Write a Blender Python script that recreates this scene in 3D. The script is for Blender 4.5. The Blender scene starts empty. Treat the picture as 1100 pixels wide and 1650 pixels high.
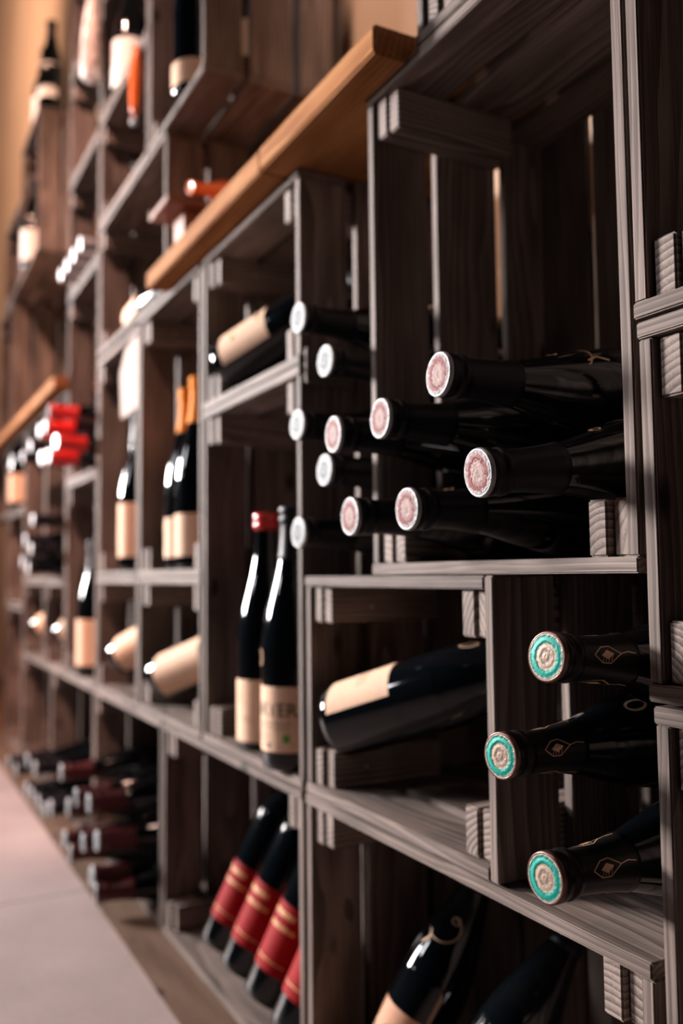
import bpy, bmesh, math, random
from mathutils import Vector, Matrix, Quaternion
random.seed(7)
SC = bpy.context.scene
COL = SC.collection
U = 0.42            # one layout unit in metres
FL = 1.34           # floor lies this many units under the eye
def W(x, y, z): return Vector((x*U, y*U, (z+FL)*U))

# ---------------------------------------------------------------- camera
yaw, pitch, roll, FPX = 0.48612359, 0.06832316, -0.01072232, 1433.67
fw = Vector((-math.cos(yaw)*math.cos(pitch), math.sin(yaw)*math.cos(pitch), math.sin(pitch)))
r_ = fw.cross(Vector((0,0,1))).normalized(); u_ = r_.cross(fw)
cr = r_*math.cos(roll)+u_*math.sin(roll); cu = -r_*math.sin(roll)+u_*math.cos(roll)
cam = bpy.data.cameras.new('camera'); co = bpy.data.objects.new('camera', cam); COL.objects.link(co)
m = Matrix((cr, cu, -fw)).transposed().to_4x4(); m.translation = W(0,0,0); co.matrix_world = m
cam.sensor_fit = 'VERTICAL'; cam.sensor_height = 36; cam.sensor_width = 24
cam.lens = 36*FPX/1650; cam.clip_start = .02; cam.clip_end = 60
cam.dof.use_dof = True; cam.dof.focus_distance = .565; cam.dof.aperture_fstop = 3.6
SC.camera = co
# ---------------------------------------------------------------- view, world, lights
SC.view_settings.view_transform = 'Standard'; SC.view_settings.look = 'None'
SC.view_settings.exposure = 0; SC.view_settings.gamma = 1
wd = bpy.data.worlds.new('world'); SC.world = wd; wd.use_nodes = True
wd.node_tree.nodes['Background'].inputs[0].default_value = (.75,.8,1,1)
wd.node_tree.nodes['Background'].inputs[1].default_value = .004
def aim(o, loc, to):
    o.location = loc; o.rotation_euler = (Vector(to)-Vector(loc)).to_track_quat('-Z','Y').to_euler()
def area(name, loc, to, w, h, power, col, spread=180):
    l = bpy.data.lights.new(name,'AREA'); l.shape = 'RECTANGLE'; l.size = w; l.size_y = h; l.energy = power; l.color = col; l.spread = math.radians(spread)
    o = bpy.data.objects.new(name,l); COL.objects.link(o); aim(o, loc, to)
def spot(name, loc, to, power, col, ang=60, blend=.6, r=.04):
    l = bpy.data.lights.new(name,'SPOT'); l.energy = power; l.color = col; l.spot_size = math.radians(ang); l.spot_blend = blend; l.shadow_soft_size = r
    o = bpy.data.objects.new(name,l); COL.objects.link(o); aim(o, loc, to)
# tall shop window on the room side at the far end: cool daylight raking along the rack
area('window_and_fill', (-5.0,-2.3,1.75), (-1.3,.35,.95), 1.0, .8, 96, (1,.93,.91), 58)
area('window_and_fill', (-2.6,-2.4,2.0), (-.6,.4,.85), .35, .6, 4.5, (.95,.95,1), 60)  # added frontal fill for the near crates, not a real window
# ceiling lamps in a row in front of the rack
spot('ceiling_and_fill', (-1.05,-.75,3.1), (-2.5,.5,.85), 480, (1,.56,.44), 42, .6)
spot('ceiling_and_fill', (-1.9,-.8,3.1), (-3.6,.55,1.1), 300, (1,.54,.38), 56, .8)
spot('ceiling_and_fill', (-1.05,-.10,3.1), (-.78,.34,.6), 42, (1,.66,.52), 42, .7, .03)
spot('ceiling_and_fill', (-2.2,-.9,3.1), (-2.45,-.15,0), 190, (1,.82,.80), 42, .8)  # added fill spot that brightens the floor at the left, no real lamp
spot('wall_fill_spot', (-3.6,-.9,3.5), (-6.4,.69,3.3), 520, (1,.64,.46), 125, .9)  # added fill spot, brightens the far upper wall
spot('wall_fill_spot', (-1.08,.40,3.1), (-1.06,.69,1.45), 700, (1,.66,.50), 16, .4)  # added narrow fill spot, brightens the wall gap above the plank
# ---------------------------------------------------------------- materials
def nt(name):
    m = bpy.data.materials.new(name); m.use_nodes = True; t = m.node_tree
    return m, t, t.nodes['Principled BSDF']
def N(t, typ, **kw):
    n = t.nodes.new(typ)
    for k,v in kw.items(): setattr(n,k,v)
    return n
def ramp(t, fac, cols):
    n = t.nodes.new('ShaderNodeValToRGB'); e = n.color_ramp.elements
    while len(e) < len(cols): e.new(.5)
    for i,(p,c) in enumerate(cols): e[i].position = p; e[i].color = (*c,1)
    t.links.new(fac, n.inputs[0]); return n.outputs[0]
def math_(t, op, a, b=None):
    n = t.nodes.new('ShaderNodeMath'); n.operation = op
    for i,v in enumerate((a,b)):
        if v is None: continue
        if isinstance(v,(int,float)): n.inputs[i].default_value = v
        else: t.links.new(v, n.inputs[i])
    return n.outputs[0]
def wood(name, dark, mid, light, rough=.72, ring=.0042, knots=True, var=.45, spec=.28, rw=.26):
    m, t, b = nt(name); L = t.links.new
    tc = N(t,'ShaderNodeTexCoord'); oi = N(t,'ShaderNodeObjectInfo')
    wn = N(t,'ShaderNodeTexWhiteNoise', noise_dimensions='1D'); L(oi.outputs['Random'], wn.inputs['W'])
    off = N(t,'ShaderNodeVectorMath', operation='MULTIPLY_ADD')
    L(wn.outputs['Color'], off.inputs[0]); off.inputs[1].default_value = (3,.10,.12); off.inputs[2].default_value = (0,-.05,.015)
    add = N(t,'ShaderNodeVectorMath', operation='ADD'); L(tc.outputs['Object'], add.inputs[0]); L(off.outputs[0], add.inputs[1])
    # slow wobble of the rings
    mp = N(t,'ShaderNodeMapping'); mp.inputs['Scale'].default_value = (3,14,14); L(add.outputs[0], mp.inputs[0])
    n1 = N(t,'ShaderNodeTexNoise'); n1.inputs['Scale'].default_value = 1; n1.inputs['Detail'].default_value = 2; L(mp.outputs[0], n1.inputs[0])
    sx = N(t,'ShaderNodeSeparateXYZ'); L(add.outputs[0], sx.inputs[0])
    r2 = math_(t,'SQRT', math_(t,'ADD', math_(t,'POWER', math_(t,'ABSOLUTE',sx.outputs[1]),2), math_(t,'POWER', math_(t,'ABSOLUTE',sx.outputs[2]),2)))
    rr = math_(t,'ADD', r2, math_(t,'MULTIPLY', n1.outputs[0], .022))
    s = math_(t,'FRACT', math_(t,'MULTIPLY', rr, 1/ring))
    # fine fibre streaks
    mp2 = N(t,'ShaderNodeMapping'); mp2.inputs['Scale'].default_value = (9,620,620); L(add.outputs[0], mp2.inputs[0])
    n2 = N(t,'ShaderNodeTexNoise'); n2.inputs['Scale'].default_value = 1; n2.inputs['Detail'].default_value = 3; L(mp2.outputs[0], n2.inputs[0])
    mp3 = N(t,'ShaderNodeMapping'); mp3.inputs['Scale'].default_value = (7,30,30); L(add.outputs[0], mp3.inputs[0])
    n3 = N(t,'ShaderNodeTexNoise'); n3.inputs['Scale'].default_value = 1; n3.inputs['Detail'].default_value = 4; L(mp3.outputs[0], n3.inputs[0])
    v = math_(t,'ADD', math_(t,'MULTIPLY', s, rw), math_(t,'ADD', math_(t,'MULTIPLY', n2.outputs[0], .46), math_(t,'MULTIPLY', n3.outputs[0], .62)))
    v = math_(t,'ADD', v, math_(t,'MULTIPLY', math_(t,'SUBTRACT', oi.outputs['Random'], .5), var*.3))
    c = ramp(t, v, [(.38,dark),(.66,mid),(.95,light)])
    if knots:
        mk = N(t,'ShaderNodeMapping'); mk.inputs['Scale'].default_value = (7,16,16); L(add.outputs[0], mk.inputs[0])
        vo = N(t,'ShaderNodeTexVoronoi'); vo.inputs['Scale'].default_value = 1; L(mk.outputs[0], vo.inputs[0])
        kf = ramp(t, vo.outputs['Distance'], [(.05,(0,0,0)),(.13,(1,1,1))])
        mx = N(t,'ShaderNodeMix', data_type='RGBA'); L(kf, mx.inputs[0]); mx.inputs[6].default_value = (dark[0]*.5,dark[1]*.45,dark[2]*.4,1); L(c, mx.inputs[7]); c = mx.outputs[2]
    L(c, b.inputs['Base Color']); b.inputs['Roughness'].default_value = rough; b.inputs['Specular IOR Level'].default_value = spec
    bp = N(t,'ShaderNodeBump'); bp.inputs['Strength'].default_value = .22; bp.inputs['Distance'].default_value = .0007
    L(math_(t,'ADD', n2.outputs[0], math_(t,'MULTIPLY', s, .2)), bp.inputs['Height']); L(bp.outputs[0], b.inputs['Normal'])
    return m
def plain(name, col, rough=.5, metal=0, coat=0, spec=.5, noise=0, nscale=60, bump=0):
    m, t, b = nt(name); L = t.links.new
    b.inputs['Base Color'].default_value = (*col,1); b.inputs['Roughness'].default_value = rough; b.inputs['Metallic'].default_value = metal
    b.inputs['Coat Weight'].default_value = coat; b.inputs['Specular IOR Level'].default_value = spec
    if noise or bump:
        tc = N(t,'ShaderNodeTexCoord'); n = N(t,'ShaderNodeTexNoise'); n.inputs['Scale'].default_value = nscale; n.inputs['Detail'].default_value = 4; L(tc.outputs['Object'], n.inputs[0])
        if noise: L(ramp(t, n.outputs[0], [(.3,tuple(c*(1-noise) for c in col)),(.7,tuple(min(1,c*(1+noise)) for c in col))]), b.inputs['Base Color'])
        if bump:
            bp = N(t,'ShaderNodeBump'); bp.inputs['Strength'].default_value = bump; bp.inputs['Distance'].default_value = .001
            L(n.outputs[0], bp.inputs['Height']); L(bp.outputs[0], b.inputs['Normal'])
    return m
M = {}
M['crate'] = wood('weathered_crate_wood', (.030,.0215,.018), (.115,.085,.072), (.27,.21,.18))
M['block'] = wood('end_grain_block_wood', (.030,.0215,.018), (.115,.085,.072), (.27,.21,.18), ring=.0052, knots=False, rw=.5)
M['oak'] = wood('oak_plank', (.16,.055,.016), (.29,.12,.042), (.42,.21,.09), rough=.8, ring=.006, knots=False, var=.2, spec=.08)
M['redwood'] = wood('red_tray_wood', (.10,.03,.018), (.24,.085,.05), (.36,.15,.09), rough=.45, knots=False)
M['glass'] = plain('dark_bottle_glass', (.002,.003,.004), .06, 0, .0, .45)
M['foil_black'] = plain('black_capsule', (.005,.005,.007), .42, 0, 0, .18)
M['foil_green'] = plain('black_green_capsule', (.006,.005,.005), .36, 0, 0, .2)
M['foil_wine'] = plain('wine_red_capsule', (.06,.004,.007), .34, .0, .0, .4)
M['foil_red'] = plain('bright_red_capsule', (.62,.012,.010), .3, 0, .3)
M['foil_orange'] = plain('orange_yellow_capsule', (.85,.25,.003), .65, 0, 0, .1)
M['foil_deep_orange'] = plain('orange_capsule', (.9,.16,.015), .35, 0, .2)
M['foil_silver'] = plain('silver_foil', (.30,.30,.31), .5, .5, 0, .5, .12, 300, .5)
M['foil_pale'] = plain('pale_foil', (.86,.86,.88), .35, .3)
M['rim_bronze'] = plain('bronze_rim', (.16,.085,.07), .3, .7)
M['paper'] = plain('cream_label_paper', (.78,.50,.34), .7, 0, 0, .2, .06, 200)
M['paper_red'] = plain('red_label_paper', (.24,.004,.005), .62, 0, 0, .08, .1, 150)
M['paper_white'] = plain('white_paper', (.88,.85,.80), .7, 0, 0, .2)
M['paper_tan'] = plain('tan_label_paper', (.50,.26,.16), .7, 0, 0, .2, .08, 150)
M['ink'] = plain('black_ink', (.02,.016,.014), .6)
M['ink_faint'] = plain('faint_brown_ink', (.42,.26,.19), .7)
M['ink_brown'] = plain('brown_ink', (.16,.085,.055), .7)
M['ink_red'] = plain('red_ink', (.5,.04,.03), .6)
M['ink_gold'] = plain('gold_print', (.66,.42,.27), .4, .3)
M['ink_yellow'] = plain('yellow_print', (.78,.46,.16), .5)
M['ink_green'] = plain('green_print', (.10,.30,.03), .5)
M['screw'] = plain('steel_screw', (.45,.45,.46), .3, 1)
M['metal_dark'] = plain('dark_metal', (.02,.02,.025), .3, .6)
M['tissue'] = plain('crinkled_silver_tissue', (.62,.50,.45), .5, .1, 0, .4, .6, 45, 1)
def radial(name, stops, rough=.3, metal=.5, noise=.25, nscale=350, rings=0):
    """concentric colours around the part's own origin (radius in metres)"""
    m, t, b = nt(name); L = t.links.new
    tc = N(t,'ShaderNodeTexCoord'); ln = N(t,'ShaderNodeVectorMath', operation='LENGTH'); L(tc.outputs['Object'], ln.inputs[0])
    n = N(t,'ShaderNodeTexNoise'); n.inputs['Scale'].default_value = nscale; n.inputs['Detail'].default_value = 3; L(tc.outputs['Object'], n.inputs[0])
    r = math_(t,'DIVIDE', ln.outputs['Value'], .016)
    r = math_(t,'ADD', r, math_(t,'MULTIPLY', math_(t,'SUBTRACT', n.outputs[0], .5), noise))
    L(ramp(t, r, stops), b.inputs['Base Color']); b.inputs['Specular IOR Level'].default_value = .15; b.inputs['Roughness'].default_value = rough; b.inputs['Metallic'].default_value = metal
    bp = N(t,'ShaderNodeBump'); bp.inputs['Strength'].default_value = .8; bp.inputs['Distance'].default_value = .0008
    L(math_(t,'ADD', n.outputs[0], math_(t,'MULTIPLY', math_(t,'SINE', math_(t,'MULTIPLY', r, 22)), .25)), bp.inputs['Height']); L(bp.outputs[0], b.inputs['Normal'])
    return m
M['top_pink'] = radial('embossed_pink_foil', [(0,(.20,.13,.12)),(.30,(.36,.25,.23)),(.50,(.24,.13,.12)),(.60,(.13,.012,.014)),(.72,(.20,.05,.05)),(.82,(.34,.31,.31)),(1,(.30,.30,.30))], .6, .0, .55)
M['top_silver'] = radial('embossed_silver_foil', [(0,(.04,.045,.05)),(.2,(.22,.24,.25)),(.42,(.04,.045,.05)),(.58,(.23,.25,.26)),(.85,(.28,.30,.31)),(1,(.2,.2,.2))], .60, .1, .6, 160)
M['top_green'] = radial('green_and_cream_foil', [(0,(.15,.11,.09)),(.10,(.33,.24,.18)),(.30,(.20,.15,.12)),(.36,(.36,.26,.2)),(.50,(.38,.28,.21)),(.56,(.008,.15,.12)),(.70,(.012,.30,.235)),(.84,(.008,.14,.115)),(.90,(.5,.36,.3)),(1,(.12,.07,.06))], .5, .1, .10)

# ---------------------------------------------------------------- mesh helpers
def mesh_obj(name, me, mat, parent=None, loc=(0,0,0), rot=None):
    o = bpy.data.objects.new(name, me); COL.objects.link(o)
    if mat and not me.materials: me.materials.append(mat)
    if parent: o.parent = parent
    o.location = loc
    if rot is not None: o.rotation_mode = 'QUATERNION'; o.rotation_quaternion = rot
    return o
def tag(o, label, cat, group=None, kind=None):
    o['label'] = label; o['category'] = cat
    if group: o['group'] = group
    if kind: o['kind'] = kind
def thing(name, label, cat, loc, group=None):
    o = bpy.data.objects.new(name, None); COL.objects.link(o); o.empty_display_size = .03
    o.location = loc; tag(o, label, cat, group); return o
def to_mesh(bm, name='m', smooth=False):
    me = bpy.data.meshes.new(name); bm.to_mesh(me); bm.free()
    if smooth:
        for p in me.polygons: p.use_smooth = True
    return me
BC = {}
def box_mesh(l, w, h, bev=.0011):
    k = (round(l,4), round(w,4), round(h,4), bev)
    if k in BC: return BC[k]
    bm = bmesh.new(); bmesh.ops.create_cube(bm, size=1)
    for v in bm.verts: v.co = Vector((v.co.x*l, v.co.y*w, v.co.z*h))
    if bev: bmesh.ops.bevel(bm, geom=list(bm.edges), offset=min(bev, min(l,w,h)*.3), segments=2, affect='EDGES')
    BC[k] = to_mesh(bm, 'board'); return BC[k]
ROT = {'x': Quaternion(), 'y': Matrix(((0,-1,0),(1,0,0),(0,0,1))).to_quaternion(), 'z': Matrix(((0,0,-1),(0,1,0),(1,0,0))).to_quaternion()}
def board(name, parent, org, x0,x1,y0,y1,z0,z1, grain, mat='crate', bev=.0011):
    """box between layout coordinates, grain along the given axis, child of parent whose origin is org"""
    dx,dy,dz = (x1-x0)*U,(y1-y0)*U,(z1-z0)*U
    l,w,h = {'x':(dx,dy,dz),'y':(dy,dx,dz),'z':(dz,dy,dx)}[grain]
    c = W((x0+x1)/2,(y0+y1)/2,(z0+z1)/2)-org
    return mesh_obj(name, box_mesh(l,w,h,bev), M[mat], parent, c, ROT[grain])
def lathe(prof, seg=40, name='lathe'):
    bm = bmesh.new(); rings = []
    for r,z in prof:
        if r < 1e-6: rings.append([bm.verts.new((0,0,z*U))])
        else: rings.append([bm.verts.new((r*U*math.cos(2*math.pi*i/seg), r*U*math.sin(2*math.pi*i/seg), z*U)) for i in range(seg)])
    for a,b in zip(rings, rings[1:]):
        for i in range(seg):
            j = (i+1)%seg
            if len(a)==1 and len(b)==1: continue
            if len(a)==1: bm.faces.new((a[0],b[j],b[i]))
            elif len(b)==1: bm.faces.new((a[i],a[j],b[0]))
            else: bm.faces.new((a[i],a[j],b[j],b[i]))
    bmesh.ops.recalc_face_normals(bm, faces=bm.faces)
    return to_mesh(bm, name, True)

# ---------------------------------------------------------------- the setting
def struct(name, x0,x1,y0,y1,z0,z1, mat):
    bm = bmesh.new(); bmesh.ops.create_cube(bm, size=1)
    c = W((x0+x1)/2,(y0+y1)/2,(z0+z1)/2)
    for v in bm.verts: v.co = Vector((v.co.x*(x1-x0)*U, v.co.y*(y1-y0)*U, v.co.z*(z1-z0)*U))
    o = mesh_obj(name, to_mesh(bm,name), mat, None, c); o['kind'] = 'structure'; return o
def floor_mat():
    m, t, b = nt('stone_floor_tiles'); L = t.links.new
    g = N(t,'ShaderNodeNewGeometry'); sx = N(t,'ShaderNodeSeparateXYZ'); L(g.outputs['Position'], sx.inputs[0])
    n = N(t,'ShaderNodeTexNoise'); n.inputs['Scale'].default_value = 5; n.inputs['Detail'].default_value = 6; L(g.outputs['Position'], n.inputs[0])
    n2 = N(t,'ShaderNodeTexNoise'); n2.inputs['Scale'].default_value = 90; n2.inputs['Detail'].default_value = 3; L(g.outputs['Position'], n2.inputs[0])
    v = math_(t,'ADD', math_(t,'MULTIPLY', n.outputs[0], .7), math_(t,'MULTIPLY', n2.outputs[0], .3))
    c = ramp(t, v, [(.3,(.27,.205,.195)),(.7,(.37,.29,.275))])
    # joints: across the floor every 0.9 m, along it every 0.9 m
    def joint(sock, o, p=.9):
        f = math_(t,'FRACT', math_(t,'DIVIDE', math_(t,'ADD', sock, o), p)); return math_(t,'LESS_THAN', math_(t,'ABSOLUTE', math_(t,'SUBTRACT', f, .5)), .0032)
    j = math_(t,'MAXIMUM', joint(sx.outputs[0], 1.67+.45), joint(sx.outputs[1], .95))
    mx = N(t,'ShaderNodeMix', data_type='RGBA'); L(j, mx.inputs[0]); L(c, mx.inputs[6]); mx.inputs[7].default_value = (.12,.09,.08,1)
    L(mx.outputs[2], b.inputs['Base Color']); b.inputs['Roughness'].default_value = .55
    return m
def wall_mat():
    m, t, b = nt('warm_plaster'); L = t.links.new
    g = N(t,'ShaderNodeNewGeometry'); n = N(t,'ShaderNodeTexNoise'); n.inputs['Scale'].default_value = 1.4; n.inputs['Detail'].default_value = 5; L(g.outputs['Position'], n.inputs[0])
    L(ramp(t, n.outputs[0], [(.3,(.36,.25,.17)),(.7,(.46,.33,.23))]), b.inputs['Base Color']); b.inputs['Roughness'].default_value = .85
    return m
M['strip'] = wood('brown_floor_strip', (.04,.02,.012), (.105,.060,.038), (.17,.108,.072), rough=.6, knots=True)
struct('floor', -40,6,-12,1.64,-1.55,-1.342, floor_mat())
struct('wall_back', -40,6,1.64,1.9,-1.342,13, wall_mat())
o = struct('trim_1', -14,.5,.845,1.60,-1.3415,-1.3365, M['strip'])  # thin brown strip over the tiles, under and just ahead of the crates

# ---------------------------------------------------------------- crates
T = .025
def crate(x0,x1,z0,z1, label, style='h', back='v', near=True, y0=1.0, group=None, plies=2):
    org = W((x0+x1)/2, y0+.26, z0)
    c = thing('wooden_crate', label, 'crate', org, group)
    jt = lambda s=.002: random.uniform(-s,s)
    D = [(0,.148),(.176,.35),(.380,.500)]
    xr = x1-T if style=='r' else x1
    for k,(a,b) in enumerate(D):
        a2,b2 = y0+a+(jt() if k else 0), y0+b+jt()
        zl0,zl1 = z0+T, z1-T
        board('side_board', c, org, x0,x0+T, a2+.002,b2, zl0+.0005,zl1-.0005, 'z')
        if style=='r': board('side_board', c, org, x1-T+.0005,x1, a2,b2, z0,z1, 'z')
        else: board('side_board', c, org, x1-T,x1, a2+.002,b2, zl0+.0005,zl1-.0005, 'z')
        board('bottom_board', c, org, x0,xr, a2-.002,b2, z0,z0+T, 'x')
        board('top_board', c, org, x0,xr, a2-.002,b2, z1-T,z1, 'x')
    yb0,yb1 = y0+.502, y0+.502+T*.8
    g = .022
    if back=='v':
        n = max(3, round((x1-x0)/.21)); w = (x1-x0-(n-1)*g)/n
        for i in range(n): board('back_slat', c, org, x0+i*(w+g), x0+i*(w+g)+w, yb0,yb1, z0,z1, 'z')
    else:
        n = max(2, round((z1-z0)/.19)); w = (z1-z0-(n-1)*g)/n
        for i in range(n): board('back_slat', c, org, x0,x1, yb0,yb1, z0+i*(w+g), z0+i*(w+g)+w, 'x')
    bw, bh = .041, .092
    for sx in (0,1):
        for sz in (0,1):
            for p in range(plies):
                a = .004+p*(bw+.002); ys = y0+.012+.008*((p+sx)%2)+jt(.003)
                xa,xb = (x0+T+a, x0+T+a+bw) if sx==0 else (x1-T-a-bw, x1-T-a)
                za,zb = (z0+T, z0+T+bh) if sz==0 else (z1-T-bh, z1-T)
                bl = board('corner_block', c, org, xa,xb, ys,y0+.335, za+.0005,zb-.0005, 'y', 'block', bev=.0014)
                if near and p==plies-1:
                    s = mesh_obj('screw', SCREW, M['screw'], bl)
                    s.location = (.0+random.uniform(-.012,.012)-.02, (-1 if sx==0 else 1)*bw*U/2, random.uniform(-.004,.004))
                    s.rotation_euler = ((math.pi/2) if sx==0 else (-math.pi/2), 0, 0)
    return c
bm = bmesh.new(); bmesh.ops.create_cone(bm, cap_ends=True, segments=12, radius1=.0024, radius2=.0016, depth=.0014); SCREW = to_mesh(bm,'screw',False)

near_crates = [
 (-1.745,-.957,-.005,1.108,'tall grey-brown crate holding a pile of black bottles with pink foil tops','h','v'),
 (-2.098,-1.309,-.558,-.008,'low crate with one big cream-labelled bottle lying tilted inside it','r','h'),
 (-2.905,-2.122,-.556,.556,'tall crate holding a red-topped bottle and a black bottle standing side by side','h','v'),
 (-2.905,-2.122,.560,1.098,'low crate under the oak plank with a tilted bottle bearing a yellowish label','h','h'),
 (-3.742,-2.928,-.006,1.098,'tall crate holding two standing bottles with orange-yellow capsules','h','v'),
 (-3.742,-2.928,-.556,-.010,'low crate with a cream-labelled bottle lying tilted, left of the red-topped standing bottle','h','h'),
 (-2.104,-.957,-1.336,-.562,'wide floor-level crate at the lower right with a tan-labelled bottle leaning in it','h','v'),
 (-3.372,-2.128,-1.336,-.562,'wide floor-level crate holding the leaning red-labelled bottles','h','v'),
 (-.951,.15,.372,1.108,'upper crate at the right edge of the photo, beside the pink-topped bottles','h','v'),
 (-.946,.15,-.190,.366,'low crate at the right edge beside the pile of pink-topped bottles','h','h'),
 (-.938,.15,-1.336,-.196,'crate at the lower right edge standing on the floor','h','v'),
 (-1.530,-.42,1.113,1.9,'dark crate resting on top of the tall crate with pink-topped bottles','h','v'),
]
far_crates = [
 (-4.512,-3.752,-.006,1.082,'tall crate with a glowing white card, left of the orange-yellow capsules','h','v'),
 (-4.512,-3.752,-.556,-.012,'low crate with a cream-labelled bottle lying tilted, just above the wine-red capsules','h','h'),
 (-4.552,-3.392,-1.336,-.562,'wide floor-level crate filled with wine-red capsuled bottles','h','v'),
 (-5.330,-4.530,-.556,.528,'tall crate with one standing bottle, below the cluster of bright red capsules','h','v'),
 (-5.330,-4.530,.533,1.628,'tall crate out of which the bright red capsules stick','h','v'),
 (-5.330,-4.530,1.633,2.298,'crate with pale capsules along its front edge, above the bright red capsules','h','h'),
 (-5.330,-4.530,2.303,2.962,'crate near the top left, behind the hanging crinkled silver tissue','h','h'),
 (-5.330,-4.530,2.967,3.6,'topmost crate in the column left of the crinkled silver bottle','h','h'),
 (-4.512,-3.352,1.110,1.770,'wide crate seen from below, left of the red wooden tray','h','h'),
 (-4.512,-3.625,1.780,2.325,'crate holding an orange-necked bottle, near the top of the photo','h','h'),
 (-4.512,-3.625,2.330,3.1,'crate holding a bottle with a large white label at the top of the photo','h','h'),
 (-3.605,-2.900,1.780,2.89,'tall crate hanging out over the red tray with light showing between its side boards','h','v'),
 (-5.735,-4.566,-1.336,-.562,'floor-level crate with black capsuled bottles left of the wine-red ones','h','v'),
 (-6.930,-5.750,-1.336,-.562,'floor-level crate far left, second from the wine-red capsules','h','v'),
 (-6.040,-5.350,-.575,-.035,'low far crate with a pinkish label bottle lying in it','h','h'),
 (-6.930,-6.060,-.575,-.035,'low far crate with a cream label bottle lying in it','h','h'),
 (-6.040,-5.350,-.030,1.098,'tall far crate with silver-tipped dark bottles, below the far oak plank','h','v'),
 (-6.930,-6.060,-.030,1.098,'tall far crate under the far oak plank, second from its end','h','v'),
 (-7.900,-6.950,.505,1.098,'far crate at the left edge holding a standing bottle with pinkish label','h','h'),
 (-7.900,-6.950,-.220,.495,'far crate at the left edge, middle height','h','h'),
 (-7.900,-6.950,-1.336,-.235,'tall dark far crate at the left edge near the floor','h','v'),
 (-8.560,-7.750,1.180,2.30,'far crate at the left edge standing on the far oak plank','h','v'),
 (-7.330,-6.500,2.335,3.40,'tall far crate with a bottle standing on its top','h','v'),
 (-8.250,-7.370,2.335,3.02,'lower far crate at the upper left edge beside the tall one','h','h'),
 (-9.200,-7.950,.505,1.098,'farthest crate under the far oak plank','h','h'),
]
for c in near_crates: crate(*c[:4], c[4], c[5], c[6], True)
for c in far_crates: crate(*c[:4], c[4], c[5], c[6], False, plies=1)
# wooden strap screwed onto the flank of the tall crate beside the gap
o = board('joining_strap', None, Vector((0,0,0)), -2.119,-2.100, 1.01,1.155, .505,.60, 'y')
tag(o, 'short flat wooden strap screwed across two crates, between the silver foil tops', 'wood strap')

# ---------------------------------------------------------------- oak planks
def plank(x0,x1, label, y0=.915,y1=1.5, z0=1.1005,z1=1.166, cut=None):
    org = W(x1,y0,z0); t = thing('oak_plank', label, 'shelf', org, None)
    edges = [x0]+(cut or [])+[x1]
    for a,b in zip(edges, edges[1:]): board('plank_length', t, org, a+.001,b-.001, y0+random.uniform(0,.004),y1, z0,z1, 'x', 'oak', bev=.002)
    return t
plank(-3.335,-1.566,'thick light oak shelf plank running diagonally through the upper middle', cut=[-2.20])
plank(-9.5,-5.31,'far thick oak shelf plank at the left edge above the red capsules', cut=[-7.4])
# ---------------------------------------------------------------- red tray on the oak plank
org = W(-3.12,1.0,1.166); t = thing('wooden_tray','small reddish wooden tray on a foot, standing on the oak plank','tray',org)
board('tray_base', t, org, -3.235,-3.005,.90,1.12,1.33,1.352,'y','redwood')
board('tray_side', t, org, -3.235,-3.222,.90,1.12,1.353,1.375,'y','redwood')
board('tray_foot', t, org, -3.18,-3.06,.98,1.08,1.1675,1.329,'z','redwood')

# ---------------------------------------------------------------- bottles
BUR = [(0,.012),(.055,.004),(.078,0),(.087,.006),(.091,.022),(.091,.30),(.0895,.345),(.084,.39),(.074,.435),(.061,.485),(.049,.53),(.040,.575),(.0355,.615),(.0335,.65),(.033,.70),(.033,.712),(0,.712)]
BOR = [(0,.012),(.055,.004),(.076,0),(.084,.006),(.087,.02),(.087,.42),(.085,.45),(.077,.482),(.062,.508),(.046,.53),(.037,.555),(.034,.59),(.0325,.65),(.0325,.70),(.0325,.712),(0,.712)]
def rad(prof, h):
    for (r0,z0),(r1,z1) in zip(prof[1:], prof[2:]):
        if z0 <= h <= z1 and z1 > z0: return r0+(r1-r0)*(h-z0)/(z1-z0)
    return prof[-2][0]
def cap_prof(prof, h0, ridges=True):
    p = [(rad(prof,h0)+.0004,h0)]
    h = h0
    while h < .655: p.append((rad(prof,h)+.0016,h+.001)); h += .012
    k = .0385
    p += [(.0350,.664),(.0352,.670),(k,.673),(k+.0008,.679),(k,.685),(.0366,.687),(.0366,.693),(k,.695),(k+.0008,.702),(k+.0004,.711),(.0372,.7155),(.0335,.7168),(.0325,.7155),(0,.7155)]
    return p
def smooth_prof(prof, n=4):
    out = []
    P = prof
    for i in range(len(P)-1):
        p0 = P[max(i-1,0)]; p1 = P[i]; p2 = P[i+1]; p3 = P[min(i+2,len(P)-1)]
        if i < 5 or i > len(P)-4: out.append(p1); continue
        for k in range(n):
            s = k/n
            f = lambda a,b,c,d: .5*((2*b)+(-a+c)*s+(2*a-5*b+4*c-d)*s*s+(-a+3*b-3*c+d)*s**3)
            out.append((f(p0[0],p1[0],p2[0],p3[0]), f(p0[1],p1[1],p2[1],p3[1])))
    out.append(P[-1]); return out
BURS, BORS = smooth_prof(BUR), smooth_prof(BOR)
MC = {}
def cached(key, fn):
    if key not in MC: MC[key] = fn()
    return MC[key]
def wrap(prof, quads, eps):
    """quads/polygons in (arc, height) layout units wrapped onto the bottle; arc 0 faces local +X"""
    bm = bmesh.new()
    for poly in quads:
        vs = []
        for s,h in poly:
            r = rad(prof,h)+eps; a = s/max(r,.02)
            vs.append(bm.verts.new((r*U*math.cos(a), r*U*math.sin(a), h*U)))
        if len(vs) >= 3:
            try: bm.faces.new(vs)
            except ValueError: pass
    bmesh.ops.recalc_face_normals(bm, faces=bm.faces)
    # make the normals point away from the axis
    for f in bm.faces:
        c = f.calc_center_median()
        if f.normal.dot(Vector((c.x,c.y,0))) < 0: f.normal_flip()
    return to_mesh(bm,'print')
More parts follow.
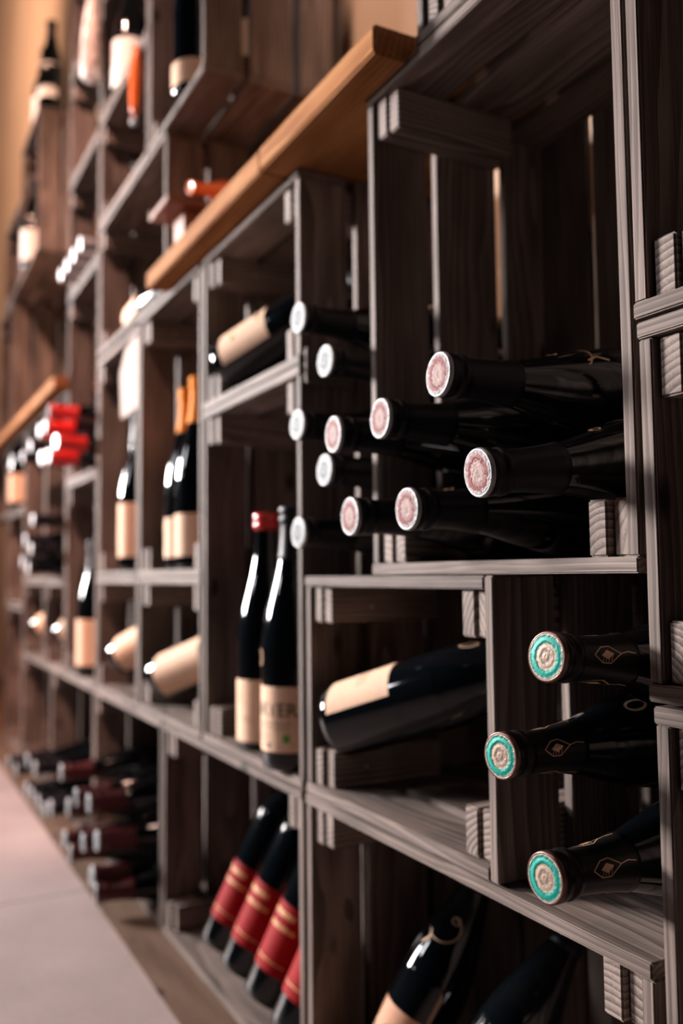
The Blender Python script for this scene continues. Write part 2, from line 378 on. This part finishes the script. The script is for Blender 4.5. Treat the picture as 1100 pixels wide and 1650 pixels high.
def label_mesh(prof, h0,h1, s0,s1, n=28, nh=1):
    q = []
    for i in range(n):
        a,b = s0+(s1-s0)*i/n, s0+(s1-s0)*(i+1)/n
        for k in range(nh):
            c,d = h0+(h1-h0)*k/nh, h0+(h1-h0)*(k+1)/nh
            q.append([(a,c),(b,c),(b,d),(a,d)])
    me = wrap(prof, q, .0007)
    bm = bmesh.new(); bm.from_mesh(me); bmesh.ops.remove_doubles(bm, verts=bm.verts, dist=1e-6); me2 = to_mesh(bm,'label',True); return me2
def stroke(pts, w):
    q = []
    for (a,b),(c,d) in zip(pts, pts[1:]):
        l = math.hypot(c-a,d-b) or 1; nx,ny = -(d-b)/l*w/2, (c-a)/l*w/2
        q.append([(a+nx,b+ny),(a-nx,b-ny),(c-nx,d-ny),(c+nx,d+ny)])
    return q
def bars(s0,s1,hs,w, seed=1):
    """rows of short strokes: unreadably small print"""
    rg = random.Random(seed); q = []
    for h in hs:
        x = s0
        while x < s1:
            l = rg.uniform(.004,.014); q += stroke([(x,h),(min(x+l,s1),h)], w); x += l+.003
    return q
def text_polys(txt, s0, h0, height, width=None, bold=0):
    cu_ = bpy.data.curves.new('t','FONT'); cu_.body = txt; cu_.resolution_u = 3; cu_.offset = bold
    ob = bpy.data.objects.new('t',cu_); COL.objects.link(ob); bpy.context.view_layer.update()
    me = bpy.data.meshes.new_from_object(ob.evaluated_get(bpy.context.evaluated_depsgraph_get()))
    xs = [v.co.x for v in me.vertices]; ys = [v.co.y for v in me.vertices]
    kh = height/(max(ys)-min(ys)); kw = kh if width is None else width/(max(xs)-min(xs))
    out = [[(s0+(me.vertices[i].co.x-min(xs))*kw, h0+(me.vertices[i].co.y-min(ys))*kh) for i in p.vertices] for p in me.polygons]
    bpy.data.objects.remove(ob); bpy.data.meshes.remove(me); return out
def ell(cx,cy,a,b,n=20,rot=0,t0=0,t1=2*math.pi):
    o = []
    for i in range(n+1):
        t = t0+(t1-t0)*i/n; x,y = a*math.cos(t), b*math.sin(t)
        o.append((cx+x*math.cos(rot)-y*math.sin(rot), cy+x*math.sin(rot)+y*math.cos(rot)))
    return o
def leaf(cx,cy,k=1):
    q = stroke([(cx,cy-.022*k),(cx-.011*k,cy-.004*k),(cx-.010*k,cy+.010*k),(cx,cy+.024*k),(cx+.010*k,cy+.010*k),(cx+.011*k,cy-.004*k),(cx,cy-.022*k)], .0016)
    for i in range(4): q += stroke([(cx-.009*k,cy-.004*k+i*.006),(cx,cy-.008*k+i*.006)], .0010)
    q.append([(cx-.001,cy+.012*k),(cx+.006*k,cy+.002),(cx+.001,cy-.010*k),(cx-.006*k,cy+.001)])
    q += stroke([(cx,cy-.022*k),(cx+.002,cy-.034*k),(cx-.003,cy-.046*k)], .0014)
    return q
def bottle(label, tip, base, cap='foil_black', top=None, lab=None, prof='bur', face=(.55,-.8,.1), L=.7168, group=None, cap_h=.565, emblem=None, name='wine_bottle', seg=36, anchor='tip', scale=1):
    """a bottle whose tip is at `tip`, its base towards `base` (layout units)"""
    P = BURS if prof=='bur' else BORS
    tip, base = Vector(tip), Vector(base); d = (tip-base).normalized()
    if anchor=='tip': base = tip-d*L*scale
    f = Vector(face); f = (f-d*f.dot(d)).normalized(); yv = d.cross(f)
    R = Matrix((f,yv,d)).transposed()
    t = thing(name, label, 'bottle', W(*base), group); t.rotation_mode = 'QUATERNION'; t.rotation_quaternion = R.to_quaternion(); t.scale = (scale,)*3
    mesh_obj('glass_body', cached(('g',prof,seg), lambda: lathe(P,seg)), M['glass'], t)
    if cap:
        cm = cached(('c',prof,cap,cap_h,seg), lambda: lathe(cap_prof(P,cap_h),seg)); c = mesh_obj('capsule', cm, M[cap], t)
        if top:
            def mk():
                bm = bmesh.new(); vs=[]; seg2=36
                ctr = bm.verts.new((0,0,.0004)); last=None
                for r,z in ((.012,.0003),(.024,.0002),(.0325,.0005),(.0350,.0001)):
                    ring=[bm.verts.new((r*U*math.cos(2*math.pi*i/seg2), r*U*math.sin(2*math.pi*i/seg2), z)) for i in range(seg2)]
                    for i in range(seg2):
                        j=(i+1)%seg2
                        if last is None: bm.faces.new((ctr,ring[i],ring[j]))
                        else: bm.faces.new((last[i],ring[i],ring[j],last[j]))
                    last=ring
                return to_mesh(bm,'foil_top',True)
            mesh_obj('foil_top', cached(('t',top), mk), M[top], c, (0,0,.7172*U))
            rimm = {'top_green':'rim_bronze'}.get(top,'foil_silver')
            def rim():
                return lathe([(.0345,-.0008),(.0362,.0007),(.0384,-.0006),(.0394,-.0045),(.0392,-.0075)],36)
            mesh_obj('foil_rim', cached(('r',top), rim), M[rimm], c, (0,0,.7172*U))
        if cap=='foil_green':
            q = []
            for k in range(4): q += leaf(-.09+k*.06, .618, 1.25)
            mesh_obj('leaf_print', cached('leafp', lambda: wrap([(r+.0018,z) for r,z in P], q, .0006)), M['ink_gold'], c)
    if lab:
        kind, h0,h1,s = lab
        lo = mesh_obj('label', cached(('l',)+tuple(lab)+(prof,), lambda: label_mesh(P,h0,h1,-s,s)), M[{'red':'paper_red','white':'paper_white','tan':'paper_tan'}.get(kind,'paper')], t)
        pr = []
        if kind=='arte':
            pr = [('ink', text_polys('ARTERE', -.088, .146, .036, .185, .008)), ('ink', bars(-.07,.05,(.130,.123,.113),.0022,3)+bars(-.07,-.01,(.098,.085,.07),.003,4)+[[(-.02,.062),(-.01,.062),(-.01,.076),(-.02,.076)]]), ('ink_green', [[(.03,.078),(.05,.078),(.05,.10),(.03,.10)]])]
        elif kind=='plainprint':
            pr = [('ink_faint', bars(-.01,.03,(.10,.092),.003,5)+bars(.0,.04,(.085,),.002,6)+stroke(ell(-.02,.155,.008,.012),.002)+stroke([(-.02,.167),(-.02,.182)],.0025)+stroke([(-.02,h1-.012),(.05,h1-.012)],.0012))]
        elif kind=='red':
            pr = [('ink_yellow', bars(-.055,.045,(h1-.025,h1-.032),.0045,8)+bars(-.05,.06,(h1-.062,h1-.068),.0035,9)+bars(-.07,.07,(h0+.03,),.0025,10))]
        elif kind=='tan':
            mt = [(x,h-.03) for x,h in [(-.10,.15),(-.075,.20),(-.055,.175),(-.03,.215),(-.01,.225),(.01,.20),(.03,.205),(.05,.18),(.08,.19),(.10,.15)]]
            pr = [('ink_brown', stroke(mt,.006)+[[(x,h-.03) for x,h in p] for p in ([(-.06,.15),(-.03,.20),(-.012,.212),(-.02,.15)],[(.0,.15),(.01,.19),(.035,.195),(.03,.15)],[(.05,.15),(.055,.172),(.08,.18),(.075,.15)])]+bars(-.09,.08,(.105,.098,.091),.004,11))]
        elif kind=='lying':
            pr = [('ink_red', stroke(ell(-.035,.19,.010,.014),.004)+bars(-.055,-.015,(.215,),.004,12)), ('ink_faint', bars(-.06,.05,(.14,.13,.12),.003,13))]
        elif kind=='leaf':
            pr = [('ink', bars(-.03,.035,(.235,.228),.004,14)+stroke([(.0,.2),(.01,.22),(.0,.235)],.003)), ('ink_green', [ell(.04,.115,.012,.010,10,.5)[:-1]])]
        for mk_, q in pr:
            mesh_obj('label_print', wrap(P,q,.0013), M[mk_], lo)
    if emblem=='ring':
        mesh_obj('shoulder_emblem', cached(('e',prof), lambda: wrap(P, stroke(ell(0,.415,.013,.022),.005),.0009)), M['ink_gold'], t)
    if emblem=='ring_low':
        mesh_obj('shoulder_emblem', wrap(P, stroke(ell(-.065,.30,.013,.020),.005),.0009), M['ink_gold'], t)
    if emblem=='swirl':
        mesh_obj('shoulder_emblem', cached(('s',prof), lambda: wrap(P, stroke(ell(.0,.46,.045,.035,26,0,-2.6,1.2),.0022)+stroke(ell(.022,.485,.010,.008),.0022)+stroke([(-.035,.40),(-.02,.42),(-.028,.44)],.004),.0009)), M['ink_gold'], t)
    return t
def lie(label, px, base, **kw): return bottle(label, px, base, **kw)

# pile with pink foil tops in the tall crate
pk = dict(cap='foil_black', top='top_pink', group='black bottles with pink foil tops', seg=56, emblem='swirl')
for lb, tip, base in (
 ('black bottle with pink foil top, uppermost of the pile in the tall crate',(-1.240,.843,.3345),(-1.215,1.52,.315)),
 ('black bottle with pink foil top, upper row middle, its tip left of the uppermost one',(-1.452,.852,.2935),(-1.425,1.52,.288)),
 ('black bottle with pink foil top, farthest left of the upper row, over the crate edge',(-1.643,.850,.290),(-1.612,1.52,.295)),
 ('black bottle with pink foil top, rightmost and nearest of the lower row',(-1.118,.831,.153),(-1.085,1.52,.212)),
 ('black bottle with pink foil top, lower row middle, right above the wooden rail',(-1.361,.852,.1139),(-1.36,1.52,.118)),
 ('black bottle with pink foil top, farthest left of the lower row',(-1.572,.849,.1133),(-1.555,1.52,.116))):
    bottle(lb, tip, base, face=(.5,-.3,.9) , **pk)
sv = dict(cap='foil_black', top='top_silver', group='black bottles with silver foil tops in the narrow gap', seg=48)
for lb, p, y, base in (
 ('black bottle with silver foil top, highest of the five in the narrow gap',(-2.1304,.6856),.915,(-1.975,1.6,.625)),
 ('black bottle with silver foil top, second from the top in the narrow gap',(-1.9741,.5346),.925,(-1.845,1.6,.490)),
 ('black bottle with silver foil top, middle of the five in the narrow gap',(-2.1433,.3979),.92,(-1.995,1.6,.360)),
 ('black bottle with silver foil top, second from the bottom in the narrow gap',(-1.9834,.2586),.925,(-1.845,1.6,.225)),
 ('black bottle with silver foil top, lowest of the five in the narrow gap',(-2.1405,.1082),.92,(-1.995,1.6,.092))):
    bottle(lb, (p[0]*y,y,p[1]*y), base, scale=.96, **sv)
gr = dict(cap='foil_green', top='top_green', group='black bottles with green and cream foil tops', seg=56, emblem='ring', cap_h=.55)
for lb, p, y, base in (
 ('black bottle with green and cream foil top, uppermost of the three at the right',(-1.1664,-.1431),.85,(-1.06,1.5,-.19)),
 ('black bottle with green and cream foil top, middle one, farthest left',(-1.2960,-.3286),.86,(-1.19,1.5,-.305)),
 ('black bottle with green and cream foil top, lowest, near the shelf boards',(-1.1838,-.5087),.85,(-1.06,1.5,-.455))):
    bottle(lb, (p[0]*y,y,p[1]*y), base, scale=.93, face=(.5,-.3,.9), **gr)
# lying and standing bottles near by
bottle('big black tilted lying bottle with cream label and red print',(-1.42,1.34,-.155),(-1.990,1.04,-.368), cap='foil_black', lab=('lying',.03,.215,.10), face=(-.25,-.42,.9), emblem='ring', seg=64, anchor='base')
bottle('dark bottle lying tilted with yellowish label and green leaf mark, under the oak plank',(-2.20,1.32,.90),(-2.79,1.05,.70), cap='foil_black', lab=('leaf',.05,.26,.11), face=(-.1,-.8,.55), seg=48, anchor='base')
bottle('standing black bottle with bright red wax top and cream label',(-2.57,1.09,.2),(-2.57,1.09,-.529), cap='foil_red', cap_h=.675, lab=('plainprint',.026,.21,.10), face=(.35,-1,0), seg=48, anchor='base')
bottle('standing black bottle with large printed cream label, half behind the crate post',(-2.27,1.045,.2),(-2.27,1.045,-.529), cap='foil_black', lab=('arte',.052,.225,.13), face=(.46,-.91,0), emblem='ring_low', seg=56, anchor='base')
bottle('standing bottle with orange-yellow capsule, left one of the pair',(-3.39,1.105,.6),(-3.39,1.105,.021), cap='foil_orange', lab=('blank',.045,.20,.10), face=(.6,-1,0), cap_h=.54, anchor='base', prof='bur')
bottle('standing bottle with orange-yellow capsule, right one of the pair, partly behind the post',(-3.16,1.075,.6),(-3.16,1.075,.021), cap='foil_orange', lab=('blank',.045,.20,.10), face=(.6,-1,0), cap_h=.54, anchor='base', prof='bur')
bottle('tilted lying bottle with cream label, in the low crate below the orange-yellow capsuled pair',(-3.05,1.35,-.20),(-3.57,1.05,-.42), cap='foil_black', lab=('blank',.05,.30,.13), face=(.1,-1,.25), anchor='base')
bottle('tilted lying bottle with cream label, one low crate farther left than its twin',(-3.90,1.38,-.14),(-4.36,1.08,-.40), cap='foil_black', lab=('blank',.05,.30,.13), face=(.2,-1,.1), anchor='base')
# leaning bottles in the floor-level crates
for lb, b in (('leaning bottle with red label, farthest left of four',(-2.92,1.08,-1.25)),('leaning bottle with red label, second from the left',(-2.71,1.072,-1.25)),
              ('leaning bottle with red label, third from the left',(-2.50,1.066,-1.25)),('leaning bottle with red label, mostly hidden behind the crate post',(-2.29,1.06,-1.25))):
    bottle(lb, (b[0]+.1,b[1]+.42,b[2]+.9), b, cap='foil_black', lab=('red',.085,.275,.13), prof='bor', face=(.25,-1,.3), group='leaning bottles with red labels', anchor='base')
bottle('leaning dark bottle with tan label showing a mountain drawing, at the bottom edge',(-1.78,1.42,-.55),(-1.90,1.09,-1.25), cap='foil_black', lab=('tan',.05,.24,.12), face=(.45,-1,.5), emblem='swirl', seg=56, anchor='base', scale=.95)
bottle('leaning dark bottle with tan label at the bottom edge, right of the mountain label',(-1.58,1.47,-.75),(-1.645,1.07,-1.25), cap='foil_black', lab=('tan',.05,.26,.12), face=(.45,-1,.5), seg=56, anchor='base', scale=.92)
# wine-red capsules in the floor-level crate
rd = dict(cap='foil_wine', top='top_silver', group='bottles with wine-red capsules at floor level', seg=28)
wr = [((-5.408,-1.138),(-4.33,-.91),'highest, far left'),((-4.981,-1.188),(-3.98,-.925),'upper row, behind the nearest'),((-4.673,-1.153),(-3.75,-.915),'upper row, nearest'),
 ((-5.198,-1.285),(-4.17,-1.07),'second row from top, left'),((-5.295,-1.486),(-4.27,-1.245),'lower row, farthest left'),((-4.798,-1.379),(-3.86,-1.09),'third row, middle'),
 ((-4.485,-1.290),(-3.62,-1.06),'third row, right and longest'),((-5.133,-1.522),(-4.08,-1.245),'lower row, second from left'),((-4.588,-1.487),(-3.73,-1.245),'lowest row, left of the nearest'),((-4.503,-1.545),(-3.53,-1.245),'lowest and nearest')]
for p,b,w in wr:
    y = .81; bottle('bottle with wine-red capsule lying at floor level, '+w, (p[0]*y,y,p[1]*y), (b[0],1.5,b[1]), **rd)
bk = dict(cap='foil_black', top='top_silver', group='black capsuled bottles at floor level, far left', seg=24)
bl = [((-6.686,-1.496),'lower row, fifth from the right'),((-6.467,-1.485),'lower row, fourth from the right'),((-6.211,-1.479),'lower row, third from the right'),((-5.973,-1.477),'lower row, second from the right'),((-5.734,-1.412),'nearest, right end of the row'),
 ((-6.675,-1.293),'upper row, left'),((-6.352,-1.288),'upper row, right'),((-7.207,-1.456),'lower row, sixth from the right'),((-7.618,-1.475),'lower row, at the left edge')]
for p,w in bl:
    y = .81; bottle('bottle with black capsule lying at floor level, '+w, (p[0]*y,y,p[1]*y), (p[0]*y-.02,1.5,max(p[1]*y,-1.245)), **bk)
# bright red capsules high on the left
rc = dict(cap='foil_red', top='foil_pale', group='bottles with bright red capsules', seg=28)
for p,b,w in (((-5.965,1.074),(-4.66,.82),'topmost'),((-6.100,.989),(-4.86,.80),'upper row, middle'),((-6.322,.992),(-5.06,.81),'upper row, farthest left'),
              ((-5.707,.835),(-4.64,.655),'lower row, nearest'),((-5.968,.777),(-4.84,.65),'lower row, middle'),((-6.232,.797),(-5.04,.655),'lower row, farthest left')):
    y = .80; bottle('bottle with bright red capsule and pale tip sticking out, '+w, (p[0]*y,y,p[1]*y), (b[0],1.5,b[1]), **rc)
# silver-tipped bottles in the far crates
for p,z,w in ((-5.87,.75,'upper left under the far oak plank'),(-5.57,.78,'upper right under the far oak plank'),(-5.45,.33,'topmost of the far heap'),(-5.72,.22,'left of the far heap'),(-5.50,.16,'right of the far heap'),(-5.83,.09,'bottom left of the far heap'),(-5.60,.05,'bottom of the far heap')):
    bottle('far dark bottle with pale tip, '+w, (p,.83,z), (p+.02,1.5,z), cap='foil_black', top='foil_pale', group='far dark bottles with pale tips', seg=20)
for x,w in ((-5.20,'farthest left'),(-5.02,'second from the left'),(-4.84,'third from the left'),(-4.66,'nearest')):
    bottle('lying bottle with pale tip in the upper left crate, '+w, (x,.93,1.735), (x+.01,1.5,1.752), cap='foil_silver', top='foil_pale', group='pale-tipped bottles on the upper left crate', seg=20)
# further standing bottles
st = dict(anchor='base', face=(.55,-1,0))
bottle('standing bottle with pinkish label, far, left of the tilted cream-labelled bottles',(-4.84,1.06,0),(-4.84,1.06,-.530), lab=('blank',.06,.30,.13), **st)
bottle('standing bottle half hidden behind a post, below the white card',(-3.99,1.07,4),(-3.99,1.07,.021), lab=('blank',.06,.30,.13), **st)
bottle('dark bottle standing on top of a tall far crate against the bright wall',(-6.62,1.10,4),(-6.62,1.10,3.402), lab=('white',.10,.36,.13), **st)
bottle('second bottle on top of the tall far crate, mostly hidden, with bright label',(-7.0,1.12,4),(-7.0,1.12,3.402), lab=('white',.06,.30,.13), **st)
bottle('far standing bottle with glowing label inside the tall far crate',(-7.07,1.06,4),(-7.07,1.06,2.362), lab=('white',.06,.30,.13), **st)
bottle('far standing bottle with pinkish label at the left edge',(-7.50,1.05,4),(-7.50,1.05,.532), cap='foil_pale', lab=('blank',.06,.28,.13), **st)
bottle('bottle with large white label standing in the crate at the top of the photo',(-4.30,1.10,4),(-4.30,1.10,2.357), lab=('white',.06,.30,.13), **st)
t = thing('hanging_tool','orange handle with a steel knob hanging at a crate front near the top','tool',W(-3.78,.985,2.0)); t.rotation_euler = (0,.05,0)
mesh_obj('handle', lathe(smooth_prof([(0,.03),(.016,.03),(.02,.06),(.024,.12),(.026,.2),(.022,.28),(.012,.33),(0,.335)]),20), M['foil_deep_orange'], t)
mesh_obj('knob', lathe([(0,-.02),(.014,-.016),(.02,0),(.014,.016),(.008,.03),(0,.03)],20), M['foil_silver'], t)
bottle('dark bottle with cream label standing by the open side of the overhanging crate',(-3.16,1.06,4),(-3.16,1.06,1.807), lab=('blank',.03,.12,.13), **st)
bottle('second dark bottle at the back of the overhanging crate, seen between its side boards',(-3.06,1.27,4),(-3.06,1.27,1.807), lab=('blank',.04,.28,.13), **st)
bottle('bottle lying on top of a crate, just left of the oak plank end',(-3.43,1.08,1.20),(-4.12,1.10,1.19), cap='foil_orange', lab=('blank',.06,.30,.10), face=(.2,-.7,.6), anchor='base')
bottle('small bottle with orange capsule lying on the red wooden tray',(-2.99,.98,1.385),(-3.16,1.5,1.49), cap='foil_deep_orange', cap_h=.45, anchor='tip', scale=.62)
bottle('far bottle with cream label lying in a low crate, nearer of two',(-5.5,1.4,-.2),(-5.86,1.08,-.38), lab=('blank',.05,.30,.13), face=(.3,-1,.1), anchor='base', seg=24)
bottle('far bottle with cream label lying in a low crate, farther of two',(-6.4,1.4,-.2),(-6.74,1.08,-.38), lab=('blank',.05,.30,.13), face=(.3,-1,.1), anchor='base', seg=24)
# bottle wrapped in crinkled silver tissue
def wrapped():
    P = [(0,0),(.06,.0),(.10,.02),(.105,.15),(.10,.30),(.075,.42),(.055,.50),(.05,.58),(.07,.66),(.085,.70),(.05,.69),(0,.66)]
    me = lathe(smooth_prof(P,3), 40); rg = random.Random(5)
    for v in me.vertices:
        k = 1+rg.uniform(-.10,.10); v.co.x *= k; v.co.y *= k
    return me
t = thing('hanging_tissue','crinkled silver tissue bundle hanging in front of a crate post at the top left','decoration',W(-4.46,.94,2.52)); t.rotation_euler = (0,.10,0); t.scale = (.62,.5,.85)
mesh_obj('tissue_bundle', wrapped(), M['tissue'], t); mesh_obj('cord', lathe([(.004,.66),(.004,1.1),(0,1.1)],8), M['metal_dark'], t)
# glowing white card in the crate left of the orange-yellow capsules
bm = bmesh.new()
pts = [(-.055,-.17),(.06,-.12),(.075,.16),(.03,.19),(-.03,.14),(-.065,.03)]
vs = [bm.verts.new((x*U,0,z*U)) for x,z in pts]; f = bm.faces.new(vs)
r = bmesh.ops.extrude_face_region(bm, geom=[f]); bmesh.ops.translate(bm, verts=[g for g in r['geom'] if isinstance(g,bmesh.types.BMVert)], vec=(0,.004,0)); bmesh.ops.recalc_face_normals(bm, faces=bm.faces)
o = mesh_obj('white_card', to_mesh(bm,'card'), M['paper_white'], None, W(-3.85,.99,.86), Quaternion((0,0,1), .5)); tag(o,'bright white card hanging at the front of a crate, left of the orange-yellow capsules','card')
